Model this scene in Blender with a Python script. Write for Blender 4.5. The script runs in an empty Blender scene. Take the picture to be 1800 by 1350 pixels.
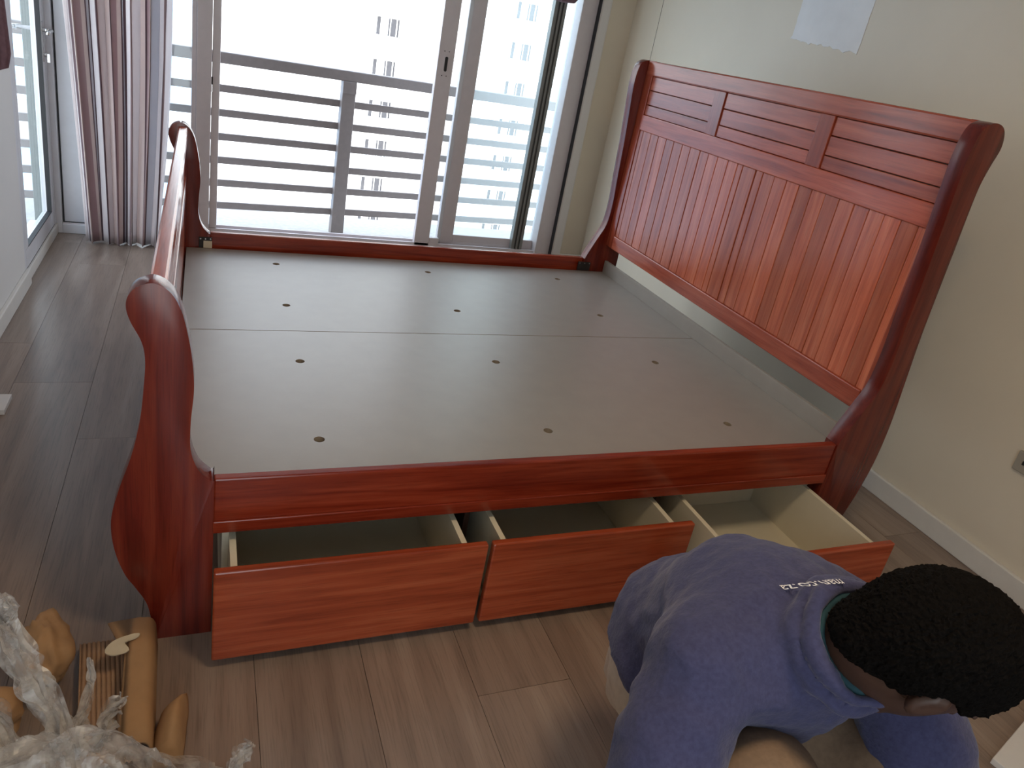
import bpy, bmesh, math, random
import numpy as np
from mathutils import Vector, Matrix, noise
from mathutils.bvhtree import BVHTree
random.seed(7); np.random.seed(7)

# ------------------------------------------------------------------ camera, sky, exposure
scene = bpy.context.scene
C = scene.collection
cam_d = bpy.data.cameras.new('camera'); cam = bpy.data.objects.new('camera', cam_d); C.objects.link(cam)
cam.location = (-0.0283, -1.4493, 1.4127)
cam.rotation_mode = 'XYZ'; cam.rotation_euler = (1.1809, -0.1775, -0.3665)
cam_d.sensor_width = 36; cam_d.lens = 1278.11/1800*36; cam_d.shift_y = -80.8/1800
cam_d.clip_start = 0.02; cam_d.clip_end = 5000
scene.camera = cam

world = bpy.data.worlds.new('sky'); scene.world = world; world.use_nodes = True
wt = world.node_tree; wt.nodes.clear()
wo = wt.nodes.new('ShaderNodeOutputWorld'); bg = wt.nodes.new('ShaderNodeBackground')
tc = wt.nodes.new('ShaderNodeTexCoord'); sx = wt.nodes.new('ShaderNodeSeparateXYZ'); cr = wt.nodes.new('ShaderNodeValToRGB')
cr.color_ramp.elements[0].position = 0.0; cr.color_ramp.elements[0].color = (0.93, 0.97, 1.0, 1)
cr.color_ramp.elements[1].position = 0.9; cr.color_ramp.elements[1].color = (0.62, 0.78, 1.0, 1)
wt.links.new(tc.outputs['Generated'], sx.inputs[0]); wt.links.new(sx.outputs['Z'], cr.inputs[0])
wt.links.new(cr.outputs[0], bg.inputs['Color']); wt.links.new(bg.outputs[0], wo.inputs[0])
bg.inputs['Strength'].default_value = 2.0

vs = scene.view_settings
vs.view_transform = 'Standard'; vs.look = 'None'; vs.gamma = 1.0; vs.use_curve_mapping = False; vs.exposure = 1.2

FILL_LAMP = 20.0     # brightness of the added fill lamp, unseen above the frame
# portals: guide daylight sampling through the glazed openings, the added rear one included, they emit nothing themselves
def portal(loc, rot, sx_, sy_):
    l = bpy.data.lights.new('daylight_portal', 'AREA'); l.shape = 'RECTANGLE'; l.size = sx_; l.size_y = sy_
    l.cycles.is_portal = True
    o = bpy.data.objects.new('daylight_portal', l); C.objects.link(o); o.location = loc; o.rotation_euler = rot
portal((0.75, 3.30, 1.1), (math.radians(-90), 0, 0), 3.1, 2.3)
portal((-.08, -2.95, 1.1), (math.radians(90), 0, 0), 1.1, 2.2)
portal((-0.95, 2.62, 1.1), (math.radians(90), 0, math.radians(-90)), 0.8, 2.2)

# ------------------------------------------------------------------ materials
def new_mat(name):
    m = bpy.data.materials.new(name); m.use_nodes = True
    nt = m.node_tree; b = nt.nodes['Principled BSDF']; return m, nt, b
def lin(r, g, b):
    f = lambda c: (c/255/12.92) if c/255 <= .04045 else ((c/255+.055)/1.055)**2.4
    return (f(r), f(g), f(b), 1)
def plain(name, col, rough=.5, metal=0, noise_amt=.06, scale=30, bump=0., spec=.5, sheen=0):
    m, nt, b = new_mat(name)
    n = nt.nodes.new('ShaderNodeTexNoise'); n.inputs['Scale'].default_value = scale; n.inputs['Detail'].default_value = 4
    g = nt.nodes.new('ShaderNodeTexCoord'); nt.links.new(g.outputs['Object'], n.inputs['Vector'])
    r = nt.nodes.new('ShaderNodeValToRGB')
    r.color_ramp.elements[0].position = .3; r.color_ramp.elements[1].position = .7
    r.color_ramp.elements[0].color = tuple(c*(1-noise_amt) for c in col[:3])+(1,)
    r.color_ramp.elements[1].color = tuple(min(1, c*(1+noise_amt)) for c in col[:3])+(1,)
    nt.links.new(n.outputs['Fac'], r.inputs[0]); nt.links.new(r.outputs[0], b.inputs['Base Color'])
    b.inputs['Roughness'].default_value = rough; b.inputs['Metallic'].default_value = metal
    b.inputs['Specular IOR Level'].default_value = spec
    if sheen:
        b.inputs['Sheen Weight'].default_value = sheen; b.inputs['Sheen Roughness'].default_value = .5
    if bump:
        bn = nt.nodes.new('ShaderNodeBump'); bn.inputs['Strength'].default_value = bump; bn.inputs['Distance'].default_value = .003
        nt.links.new(n.outputs['Fac'], bn.inputs['Height']); nt.links.new(bn.outputs[0], b.inputs['Normal'])
    return m
def wood(name, dark, mid, light, axis, rough=.2, coat=0, vary=.2, scale=1.0, spec=.5, streak=(2.2, 38)):
    """grain stretched along one object axis, shifted and toned per object"""
    m, nt, b = new_mat(name); N = nt.nodes; Lk = nt.links
    g = N.new('ShaderNodeTexCoord'); oi = N.new('ShaderNodeObjectInfo')
    off = N.new('ShaderNodeVectorMath'); off.operation = 'SCALE'; off.inputs[0].default_value = (7.3, 11.1, 5.7)
    Lk.new(oi.outputs['Random'], off.inputs['Scale'])
    add = N.new('ShaderNodeVectorMath'); add.operation = 'ADD'
    Lk.new(g.outputs['Object'], add.inputs[0]); Lk.new(off.outputs[0], add.inputs[1])
    def band(s_long, s_cross, det, dist):
        mp = N.new('ShaderNodeMapping'); s = [s_cross*scale]*3; s['xyz'.index(axis)] = s_long*scale
        mp.inputs['Scale'].default_value = s; Lk.new(add.outputs[0], mp.inputs[0])
        n = N.new('ShaderNodeTexNoise'); n.inputs['Scale'].default_value = 1; n.inputs['Detail'].default_value = det
        n.inputs['Distortion'].default_value = dist; Lk.new(mp.outputs[0], n.inputs['Vector']); return n
    n1 = band(streak[0], streak[1], 5, .6); n2 = band(10, 260, 3, .1)
    r = N.new('ShaderNodeValToRGB'); e = r.color_ramp.elements
    e[0].position = .28; e[0].color = dark; e[1].position = .75; e[1].color = light
    k = e.new(.5); k.color = mid
    Lk.new(n1.outputs['Fac'], r.inputs[0])
    # fine pores
    pr = N.new('ShaderNodeValToRGB'); pr.color_ramp.elements[0].position = .30; pr.color_ramp.elements[0].color = (.72, .72, .72, 1)
    pr.color_ramp.elements[1].position = .5; pr.color_ramp.elements[1].color = (1, 1, 1, 1)
    Lk.new(n2.outputs['Fac'], pr.inputs[0])
    mx = N.new('ShaderNodeMix'); mx.data_type = 'RGBA'; mx.blend_type = 'MULTIPLY'; mx.inputs[0].default_value = .8
    Lk.new(r.outputs[0], mx.inputs[6]); Lk.new(pr.outputs[0], mx.inputs[7])
    mr = N.new('ShaderNodeMapRange'); mr.inputs[3].default_value = 1-vary; mr.inputs[4].default_value = 1+vary
    Lk.new(oi.outputs['Random'], mr.inputs[0])
    hs = N.new('ShaderNodeHueSaturation'); Lk.new(mr.outputs[0], hs.inputs['Value']); Lk.new(mx.outputs[2], hs.inputs['Color'])
    Lk.new(hs.outputs[0], b.inputs['Base Color'])
    b.inputs['Roughness'].default_value = rough; b.inputs['Coat Weight'].default_value = coat
    b.inputs['Coat Roughness'].default_value = .22; b.inputs['Specular IOR Level'].default_value = spec
    bn = N.new('ShaderNodeBump'); bn.inputs['Strength'].default_value = .12; bn.inputs['Distance'].default_value = .0006
    Lk.new(n2.outputs['Fac'], bn.inputs['Height']); Lk.new(bn.outputs[0], b.inputs['Normal'])
    return m

W_D, W_M, W_L = (.125, .012, .005, 1), (.21, .026, .010, 1), (.31, .052, .021, 1)
M = {}
M['wood_x'] = wood('mahogany_along_x', W_D, W_M, W_L, 'x')
M['wood_y'] = wood('mahogany_along_y', W_D, W_M, W_L, 'y')
M['wood_z'] = wood('mahogany_along_z', (.085, .008, .004, 1), (.13, .014, .007, 1), (.19, .029, .013, 1), 'z', rough=.22, spec=.45)
M['slat_z'] = wood('mahogany_slat', (.33, .068, .032, 1), (.46, .115, .055, 1), (.57, .175, .09, 1), 'z', vary=.22)
M['slat_y'] = wood('mahogany_panel_slat', (.25, .044, .021, 1), (.37, .078, .039, 1), (.47, .122, .064, 1), 'y', vary=.18)
M['frame_z'] = wood('mahogany_frame', (.19, .030, .013, 1), (.28, .052, .024, 1), (.37, .085, .042, 1), 'z', vary=.12)
M['front'] = wood('mahogany_drawer_front', (.22, .034, .012, 1), (.32, .058, .021, 1), (.42, .095, .037, 1), 'x', vary=.08)
M['plank'] = wood('laminate_plank', (.165, .115, .088, 1), (.232, .167, .128, 1), (.295, .222, .175, 1), 'y', rough=.36, coat=.35, vary=.10, streak=(1.3, 16))
M['joint'] = plain('dark_joint', (.06, .045, .035, 1), .8)
M['mdf'] = plain('mdf_board', (.30, .275, .242, 1), .36, noise_amt=.03, scale=14, spec=.55)
M['mdf_edge'] = plain('mdf_cut_edge', (.30, .245, .18, 1), .7, noise_amt=.05, scale=90)
M['melamine'] = plain('cream_melamine', (.66, .61, .47, 1), .38, noise_amt=.02, scale=12)
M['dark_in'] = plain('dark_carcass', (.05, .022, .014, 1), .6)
M['wall'] = plain('cream_wall_paint', (.69, .62, .50, 1), .55, noise_amt=.025, scale=3, bump=.05)
M['wall_white'] = plain('white_wall_paint', (.66, .64, .62, 1), .55, noise_amt=.02, scale=3, bump=.05)
M['skirt'] = plain('white_gloss_skirting', (.66, .64, .60, 1), .35, noise_amt=.02)
M['patch'] = plain('white_filler', (.80, .80, .80, 1), .8, noise_amt=.04, scale=9, bump=.1)
M['alu'] = plain('grey_white_aluminium', (.62, .57, .58, 1), .42, noise_amt=.02)
M['alu_dark'] = plain('grey_aluminium', (.20, .20, .19, 1), .4, noise_amt=.03)
M['upvc'] = plain('white_upvc', (.60, .60, .63, 1), .35, noise_amt=.02)
M['gasket'] = plain('black_gasket', (.012, .012, .014, 1), .6)
M['steel'] = plain('brushed_steel', (.62, .61, .60, 1), .25, metal=1, noise_amt=.05)
M['black_metal'] = plain('black_bracket', (.02, .016, .015, 1), .45)
M['rail_grey'] = plain('grey_painted_steel', (.22, .195, .19, 1), .5, noise_amt=.05)
M['column'] = plain('grey_green_render', (.165, .18, .17, 1), .8, noise_amt=.06)
M['concrete'] = plain('balcony_concrete', (.40, .38, .36, 1), .8, noise_amt=.1)
M['facade'] = plain('white_render', (.86, .85, .82, 1), .8, noise_amt=.02, scale=.3)
M['facade_bay'] = plain('cream_render', (.74, .70, .60, 1), .8, noise_amt=.03, scale=.4)
M['far_pane'] = plain('far_window_pane', (.115, .11, .115, 1), .6, noise_amt=.2, scale=.9, spec=.1)  # veiling glare mixed into the grey, the panes themselves are darker
M['far_curtain'] = plain('far_window_blind', (.42, .37, .36, 1), .8)
M['sea'] = plain('pale_sea_haze', (.42, .60, .74, 1), .6, noise_amt=.08, scale=.004)
M['town'] = plain('pale_pink_town', (.62, .50, .44, 1), .8)
M['kraft'] = plain('kraft_card', (.36, .205, .095, 1), .8, noise_amt=.08, scale=25)
M['kraft_dark'] = plain('kraft_flute', (.34, .205, .12, 1), .85, noise_amt=.1, scale=30)
M['tape'] = plain('cream_tape', (.55, .47, .33, 1), .4, noise_amt=.06)
M['skin'] = plain('dark_brown_skin', (.055, .026, .017, 1), .5, noise_amt=.15, scale=40)
M['hair'] = plain('black_hair', (.0045, .0038, .0034, 1), .95, noise_amt=.5, scale=320, bump=.6, spec=.05)
M['fleece'] = plain('navy_fleece', (.052, .054, .115, 1), .95, noise_amt=.14, scale=140, bump=.5, spec=.1, sheen=.15)
M['fleece_in'] = plain('navy_lining', (.02, .021, .035, 1), .95, noise_amt=.1, scale=140)
M['khaki'] = plain('khaki_cotton', (.19, .125, .078, 1), .85, noise_amt=.1, scale=120, bump=.2)
M['shirt'] = plain('cream_shirt', (.40, .32, .25, 1), .85, noise_amt=.08, scale=60)
M['teal'] = plain('teal_tshirt', (.012, .05, .065, 1), .9)
M['shoe'] = plain('black_shoe', (.015, .015, .016, 1), .5)
M['print'] = plain('grey_white_print', (.75, .75, .75, 1), .6, noise_amt=.02)
M['socket'] = plain('ivory_socket', (.34, .31, .26, 1), .4, noise_amt=.02)
M['white_board'] = plain('white_melamine', (.66, .64, .62, 1), .35, noise_amt=.02)
M['purple'] = plain('mauve_cloth', (.20, .12, .15, 1), .9, noise_amt=.15, scale=60)

def glass_mat(name, tint, refl, haze):
    m = bpy.data.materials.new(name); m.use_nodes = True; nt = m.node_tree; nt.nodes.clear()
    o = nt.nodes.new('ShaderNodeOutputMaterial'); t = nt.nodes.new('ShaderNodeBsdfTransparent'); t.inputs[0].default_value = tint
    g = nt.nodes.new('ShaderNodeBsdfGlossy'); g.inputs['Roughness'].default_value = .02
    d = nt.nodes.new('ShaderNodeBsdfTranslucent'); d.inputs[0].default_value = (.85, .92, .92, 1)
    lw = nt.nodes.new('ShaderNodeLayerWeight'); lw.inputs[0].default_value = .5
    pw = nt.nodes.new('ShaderNodeMath'); pw.operation = 'POWER'; pw.inputs[1].default_value = 5; nt.links.new(lw.outputs['Facing'], pw.inputs[0])
    fr = nt.nodes.new('ShaderNodeMapRange'); fr.inputs[3].default_value = .03; fr.inputs[4].default_value = .25; nt.links.new(pw.outputs[0], fr.inputs[0])
    m1 = nt.nodes.new('ShaderNodeMixShader'); m1.inputs[0].default_value = haze
    nt.links.new(t.outputs[0], m1.inputs[1]); nt.links.new(d.outputs[0], m1.inputs[2])
    m2 = nt.nodes.new('ShaderNodeMixShader'); nt.links.new(fr.outputs[0], m2.inputs[0])
    nt.links.new(m1.outputs[0], m2.inputs[1]); nt.links.new(g.outputs[0], m2.inputs[2]); nt.links.new(m2.outputs[0], o.inputs[0])
    return m
M['glass'] = glass_mat('clear_glass', (.95, .97, .97, 1), .1, .02)
M['glass_hazed'] = glass_mat('hazed_glass', (.90, .945, .945, 1), .1, .11)  # translucent share stands in for pale reflected haze on the right pane

def film_mat():
    m = bpy.data.materials.new('clear_stretch_film'); m.use_nodes = True; nt = m.node_tree; nt.nodes.clear(); N = nt.nodes
    o = N.new('ShaderNodeOutputMaterial'); t = N.new('ShaderNodeBsdfTransparent')
    d = N.new('ShaderNodeBsdfDiffuse'); d.inputs[0].default_value = (.60, .575, .54, 1)
    tl = N.new('ShaderNodeBsdfTranslucent'); tl.inputs[0].default_value = (.60, .58, .56, 1)
    g = N.new('ShaderNodeBsdfGlossy'); g.inputs['Roughness'].default_value = .35
    n = N.new('ShaderNodeTexNoise'); n.inputs['Scale'].default_value = 26; n.inputs['Detail'].default_value = 5
    tcn = N.new('ShaderNodeTexCoord'); N_l = nt.links; N_l.new(tcn.outputs['Object'], n.inputs['Vector'])
    r = N.new('ShaderNodeMapRange'); r.inputs[1].default_value = .38; r.inputs[2].default_value = .62; r.inputs[3].default_value = .22; r.inputs[4].default_value = .88
    N_l.new(n.outputs['Fac'], r.inputs[0])
    a = N.new('ShaderNodeMixShader'); a.inputs[0].default_value = .4; N_l.new(d.outputs[0], a.inputs[1]); N_l.new(tl.outputs[0], a.inputs[2])
    b2 = N.new('ShaderNodeMixShader'); b2.inputs[0].default_value = .08; N_l.new(a.outputs[0], b2.inputs[1]); N_l.new(g.outputs[0], b2.inputs[2])
    c = N.new('ShaderNodeMixShader'); N_l.new(r.outputs[0], c.inputs[0]); N_l.new(t.outputs[0], c.inputs[1]); N_l.new(b2.outputs[0], c.inputs[2])
    N_l.new(c.outputs[0], o.inputs[0]); return m
M['film'] = film_mat()

def curtain_mat():
    m, nt, b = new_mat('striped_curtain'); N = nt.nodes; Lk = nt.links
    uv = N.new('ShaderNodeUVMap'); s = N.new('ShaderNodeSeparateXYZ'); Lk.new(uv.outputs[0], s.inputs[0])
    f = N.new('ShaderNodeMath'); f.operation = 'FRACT'; Lk.new(s.outputs['X'], f.inputs[0])
    r = N.new('ShaderNodeValToRGB'); r.color_ramp.interpolation = 'CONSTANT'; e = r.color_ramp.elements
    lt, dk, be, mv, gr = lin(238, 232, 232), lin(118, 94, 100), lin(226, 212, 208), lin(192, 168, 170), lin(210, 208, 212)
    stops = [(0, lt), (.17, dk), (.205, be), (.33, dk), (.36, mv), (.50, be), (.56, dk), (.585, gr), (.74, dk), (.80, lt), (.90, mv), (.96, dk)]
    e[0].position = 0; e[0].color = stops[0][1]; e[1].position = stops[1][0]; e[1].color = stops[1][1]
    for p_, c_ in stops[2:]:
        k = e.new(p_); k.color = c_
    Lk.new(f.outputs[0], r.inputs[0]); Lk.new(r.outputs[0], b.inputs['Base Color'])
    b.inputs['Roughness'].default_value = .75; b.inputs['Sheen Weight'].default_value = .2
    tl = N.new('ShaderNodeBsdfTranslucent'); Lk.new(r.outputs[0], tl.inputs[0])
    mx = N.new('ShaderNodeMixShader'); mx.inputs[0].default_value = .6
    Lk.new(b.outputs[0], mx.inputs[1]); Lk.new(tl.outputs[0], mx.inputs[2]); Lk.new(mx.outputs[0], N['Material Output'].inputs[0])
    return m
M['curtain'] = curtain_mat()

# ------------------------------------------------------------------ helpers
WLOC = {}
def parent_to(o, parent):
    if parent is not None:
        o.parent = parent; o.matrix_parent_inverse = Matrix.Translation(-Vector(WLOC[parent.name]))
def empty(name, loc, label=None, cat=None, group=None, kind=None, parent=None):
    o = bpy.data.objects.new(name, None); C.objects.link(o); o.empty_display_size = .1
    o.location = loc; WLOC[o.name] = loc; parent_to(o, parent)
    return tag(o, label, cat, group, kind)
def tag(o, label=None, cat=None, group=None, kind=None):
    if label: o['label'] = label
    if cat: o['category'] = cat
    if group: o['group'] = group
    if kind: o['kind'] = kind
    return o
def add_box(bm, x0, x1, y0, y1, z0, z1, bev=0.):
    r = bmesh.ops.create_cube(bm, size=1)
    vs_ = r['verts']
    for v in vs_:
        v.co = Vector(((x0+x1)/2+v.co.x*(x1-x0), (y0+y1)/2+v.co.y*(y1-y0), (z0+z1)/2+v.co.z*(z1-z0)))
    if bev:
        es = list({e for v in vs_ for e in v.link_edges})
        bmesh.ops.bevel(bm, geom=es, offset=bev, segments=2, affect='EDGES', profile=.5)
    return bm
def link_bm(name, bm, mat, parent=None, loc=(0, 0, 0), smooth=False, label=None):
    bmesh.ops.recalc_face_normals(bm, faces=bm.faces[:])
    me = bpy.data.meshes.new(name); bm.to_mesh(me); bm.free()
    return link_me(name, me, mat, parent, loc, smooth, label)
def link_me(name, me, mat, parent=None, loc=(0, 0, 0), smooth=False, label=None):
    if mat is not None and not me.materials: me.materials.append(M[mat] if isinstance(mat, str) else mat)
    if smooth:
        me.polygons.foreach_set('use_smooth', [True]*len(me.polygons))
    o = bpy.data.objects.new(name, me); C.objects.link(o); o.location = loc; WLOC[o.name] = tuple(loc)
    parent_to(o, parent)
    if label: o['label'] = label
    return o
def box(name, mat, x0, x1, y0, y1, z0, z1, parent=None, bev=0., label=None):
    """box whose origin sits at the middle of its base"""
    cx, cy = (x0+x1)/2, (y0+y1)/2
    bm = bmesh.new(); add_box(bm, x0-cx, x1-cx, y0-cy, y1-cy, 0, z1-z0, bev)
    return link_bm(name, bm, mat, parent, (cx, cy, z0), label=label)
def boxes(name, mat, lst, parent=None, bev=0., label=None):
    b0 = lst[0]; cx, cy, cz = (b0[0]+b0[1])/2, (b0[2]+b0[3])/2, b0[4]
    bm = bmesh.new()
    for b in lst: add_box(bm, b[0]-cx, b[1]-cx, b[2]-cy, b[3]-cy, b[4]-cz, b[5]-cz, bev)
    return link_bm(name, bm, mat, parent, (cx, cy, cz), label=label)
def catmull(pts, n=6, closed=True):
    out = []; k = len(pts)
    for i in range(k if closed else k-1):
        p0, p1, p2, p3 = [np.array(pts[(i+j) % k if closed else min(max(i+j, 0), k-1)], float) for j in (-1, 0, 1, 2)]
        for s in range(n):
            t = s/n
            out.append(.5*((2*p1)+(-p0+p2)*t+(2*p0-5*p1+4*p2-p3)*t*t+(-p0+3*p1-3*p2+p3)*t**3))
    if not closed: out.append(np.array(pts[-1], float))
    return out
def tube(bm, pts, rad, seg=8, cap=True):
    pts = [Vector(p) for p in pts]; rings = []
    up = Vector((0, 0, 1))
    for i, p in enumerate(pts):
        d = (pts[min(i+1, len(pts)-1)]-pts[max(i-1, 0)]).normalized()
        a = d.cross(up if abs(d.z) < .95 else Vector((1, 0, 0))).normalized(); b = d.cross(a)
        r = rad[i] if isinstance(rad, (list, tuple)) else rad
        rings.append([bm.verts.new(p+a*(r*math.cos(2*math.pi*j/seg))+b*(r*math.sin(2*math.pi*j/seg))) for j in range(seg)])
    for r0, r1 in zip(rings, rings[1:]):
        for j in range(seg): bm.faces.new((r0[j], r0[(j+1) % seg], r1[(j+1) % seg], r1[j]))
    if cap: bm.faces.new(rings[0][::-1]); bm.faces.new(rings[-1])

# signed-distance blobs turned into one continuous surface (surface nets)
class SDF:
    def __init__(s, lo, hi, h):
        s.lo = np.array(lo, float); s.h = h
        s.n = np.ceil((np.array(hi)-s.lo)/h).astype(int)+1
        s.d = np.full(s.n, 1.0, np.float32)
    def region(s, lo, hi):
        a = np.clip(np.floor((np.array(lo)-s.lo)/s.h).astype(int), 0, s.n); b = np.clip(np.ceil((np.array(hi)-s.lo)/s.h).astype(int)+1, 0, s.n)
        sl = tuple(slice(i, j) for i, j in zip(a, b))
        g = np.meshgrid(*[s.lo[k]+s.h*np.arange(a[k], b[k]) for k in range(3)], indexing='ij')
        return sl, np.stack(g, -1)
    def comb(s, sl, d, k, cut=False):
        o = s.d[sl]
        if cut: s.d[sl] = np.maximum(o, -d); return
        if k <= 0: s.d[sl] = np.minimum(o, d); return
        hh = np.clip(.5+.5*(o-d)/k, 0, 1); s.d[sl] = o*(1-hh)+d*hh-k*hh*(1-hh)
    def cap(s, a, b, ra, rb, k=.02, cut=False):
        a = np.array(a, float); b = np.array(b, float); m = max(ra, rb)+k*2+.03
        sl, P = s.region(np.minimum(a, b)-m, np.maximum(a, b)+m)
        ab = b-a; t = np.clip(((P-a)@ab)/max(ab@ab, 1e-9), 0, 1)
        d = np.linalg.norm(P-(a+t[..., None]*ab), axis=-1)-(ra+(rb-ra)*t)
        s.comb(sl, d, k, cut); return s
    def chain(s, pts, k=.02):
        for (p, r), (q, r2) in zip(pts, pts[1:]): s.cap(p, q, r, r2, k)
        return s
    def ell(s, c, ax, rad, k=.02, cut=False):
        """ellipsoid with axes (rows of ax) and radii"""
        c = np.array(c, float); m = max(rad)+k*2+.03; sl, P = s.region(c-m, c+m)
        q = (P-c)@np.array(ax, float).T; r = np.array(rad, float)
        k0 = np.linalg.norm(q/r, axis=-1); k1 = np.linalg.norm(q/(r*r), axis=-1)
        d = k0*(k0-1)/np.maximum(k1, 1e-6); s.comb(sl, d, k, cut); return s
    def torus(s, c, n, R, r, k=.01):
        c = np.array(c, float); n = np.array(n, float)/np.linalg.norm(n); m = R+r+k*2+.03; sl, P = s.region(c-m, c+m)
        q = P-c; hgt = q@n; rad = np.linalg.norm(q-hgt[..., None]*n, axis=-1)
        s.comb(sl, np.sqrt((rad-R)**2+hgt**2)-r, k); return s
    def plane_cut(s, p, n):
        """removes everything on the side n points to"""
        sl, P = s.region(s.lo, s.lo+s.h*s.n); s.d[sl] = np.maximum(s.d[sl], (P-np.array(p))@np.array(n)); return s
    def mesh(s, name, disp=None):
        d = s.d; n = np.array(d.shape); neg = d < 0
        cs = np.zeros(n-1); pos = np.zeros(tuple(n-1)+(3,))
        corners = [(i, j, k) for i in (0, 1) for j in (0, 1) for k in (0, 1)]
        V = {c: d[c[0]:n[0]-1+c[0], c[1]:n[1]-1+c[1], c[2]:n[2]-1+c[2]] for c in corners}
        for ca in corners:
            for ax in range(3):
                if ca[ax] == 0:
                    cb = list(ca); cb[ax] = 1; cb = tuple(cb); a, b = V[ca], V[cb]
                    x = (a < 0) != (b < 0); t = np.where(x, a/np.where(x, a-b, 1), 0)
                    cs += x
                    for k in range(3): pos[..., k] += np.where(x, ca[k]+(t if k == ax else 0), 0)
        act = cs > 0; idx = -np.ones(n-1, int); idx[act] = np.arange(act.sum())
        ijk = np.argwhere(act); verts = s.lo+s.h*(ijk+pos[act]/cs[act][:, None])
        faces = []
        for ax in range(3):
            o = [k for k in range(3) if k != ax]
            a = np.take(neg, range(n[ax]-1), ax); b = np.take(neg, range(1, n[ax]), ax)
            for i in np.argwhere(a != b):
                if min(i[o[0]], i[o[1]]) < 1 or i[o[0]] >= n[o[0]]-1 or i[o[1]] >= n[o[1]]-1: continue
                q = []
                for da, db in ((0, 0), (1, 0), (1, 1), (0, 1)):
                    c = i.copy(); c[o[0]] -= da; c[o[1]] -= db; q.append(idx[tuple(c)])
                flip = a[tuple(i)] ^ (ax == 1)
                faces.append(q if flip else q[::-1])
        me = bpy.data.meshes.new(name); me.from_pydata(verts.tolist(), [], faces); me.update()
        bm = bmesh.new(); bm.from_mesh(me); bmesh.ops.recalc_face_normals(bm, faces=bm.faces[:])
        bmesh.ops.smooth_vert(bm, verts=bm.verts[:], factor=.5, use_axis_x=True, use_axis_y=True, use_axis_z=True)
        bmesh.ops.smooth_vert(bm, verts=bm.verts[:], factor=.5, use_axis_x=True, use_axis_y=True, use_axis_z=True)
        if disp:
            bm.normal_update(); mv = [(v, v.normal*disp(v.co, v.normal)) for v in bm.verts]
            for v, q in mv: v.co += q
        bm.to_mesh(me); bm.free(); return me

# ------------------------------------------------------------------ the room
XL, XR, YF, YN, ZC = -0.76, 2.49, 3.07, -2.7, 2.45
floor = box('floor', 'joint', XL-.1, XR+.1, YN-.1, YF+.1, -.06, -.004)
tag(floor, 'grey-brown laminate plank floor of the bedroom', 'floor', kind='structure')
PW, PL = .2425, 1.29
pm = bmesh.new(); add_box(pm, -PW/2+.0006, PW/2-.0006, -PL/2+.0006, PL/2-.0006, -.008, 0)
pmesh = bpy.data.meshes.new('plank'); pm.to_mesh(pmesh); pm.free(); pmesh.materials.append(M['plank'])
k = 0
x = -.63-PW/2
offs = [.30, 1.258-PL*.0, .865, .2, .75, .05, .95, .4, .6, .1, .8, .3, .5, .0]
ci = 0
while x < XR+.1:
    y0 = offs[ci % len(offs)] % PL
    y = y0-PL*3+PL/2
    while y-PL/2 < YF+.05:
        if y+PL/2 > YN and x+PW/2 > XL-.05:
            a0, a1 = max(y-PL/2, YN-.05), min(y+PL/2, YF+.05)
            b0, b1 = max(x-PW/2, XL-.05), min(x+PW/2, XR+.05)
            if a1-a0 > .02 and b1-b0 > .02:
                p = bpy.data.objects.new('plank', pmesh); C.objects.link(p)
                p.location = ((b0+b1)/2, (a0+a1)/2, 0); p.scale = ((b1-b0)/PW, (a1-a0)/PL, 1); parent_to(p, floor)
        y += PL
    x += PW; ci += 1

tag(box('ceiling', 'wall_white', XL-.15, XR+.15, YN-.15, YF+.15, ZC, ZC+.12), 'white bedroom ceiling', 'ceiling', kind='structure')
wr = box('wall_right', 'wall', XR, XR+.14, YN-.14, YF+.14, 0, ZC); tag(wr, 'cream painted wall behind the headboard', 'wall', kind='structure')
tag(boxes('wall_left', 'wall_white', [(XL-.13, XL, YN-.14, 2.22, 0, ZC), (XL-.13, XL, 2.22, YF+.1, 2.15, ZC)]),
    'white painted wall at the left ending at the glazed door', 'wall', kind='structure')
tag(boxes('wall_near', 'wall_white', [(XL, -.6, YN-.14, YN, 0, ZC), (.45, XR, YN-.14, YN, 0, ZC), (-.6, .45, YN-.14, YN, 2.2, ZC)]), 'white wall behind the camera around an added fill-light opening', 'wall', kind='structure')
w2 = empty('fill_opening', (-.08, YN-.07, 0), 'added glazed opening behind the camera for fill light', 'window', kind='structure')  # opening added behind the camera to let fill daylight into the room
for xa in (-.6, -.10, .40): box('frame_stile', 'upvc', xa, xa+.05, YN-.11, YN-.05, 0, 2.2, w2, .003)
for xa, xb in ((-.55, -.10), (-.05, .40)):
    for za in (0, 2.14): box('frame_rail', 'upvc', xa, xb, YN-.11, YN-.05, za, za+.06, w2, .003)
    box('glass_pane', 'glass', xa, xb, YN-.083, YN-.077, .06, 2.14, w2)
tag(boxes('wall_far', 'wall', [(2.305, XR, YF-.03, YF+.14, 0, ZC), (XL-.1, 2.305, YF-.0, YF+.14, 2.2, ZC)]),
    'cream wall beside the sliding window', 'wall', kind='structure')
tag(box('trim_1', 'wall_white', 2.236, 2.312, YF-.06, YF+.10, 0, 2.24, bev=.012), 'pale rounded plaster edge beside the sliding window', 'trim', kind='structure')
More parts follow.
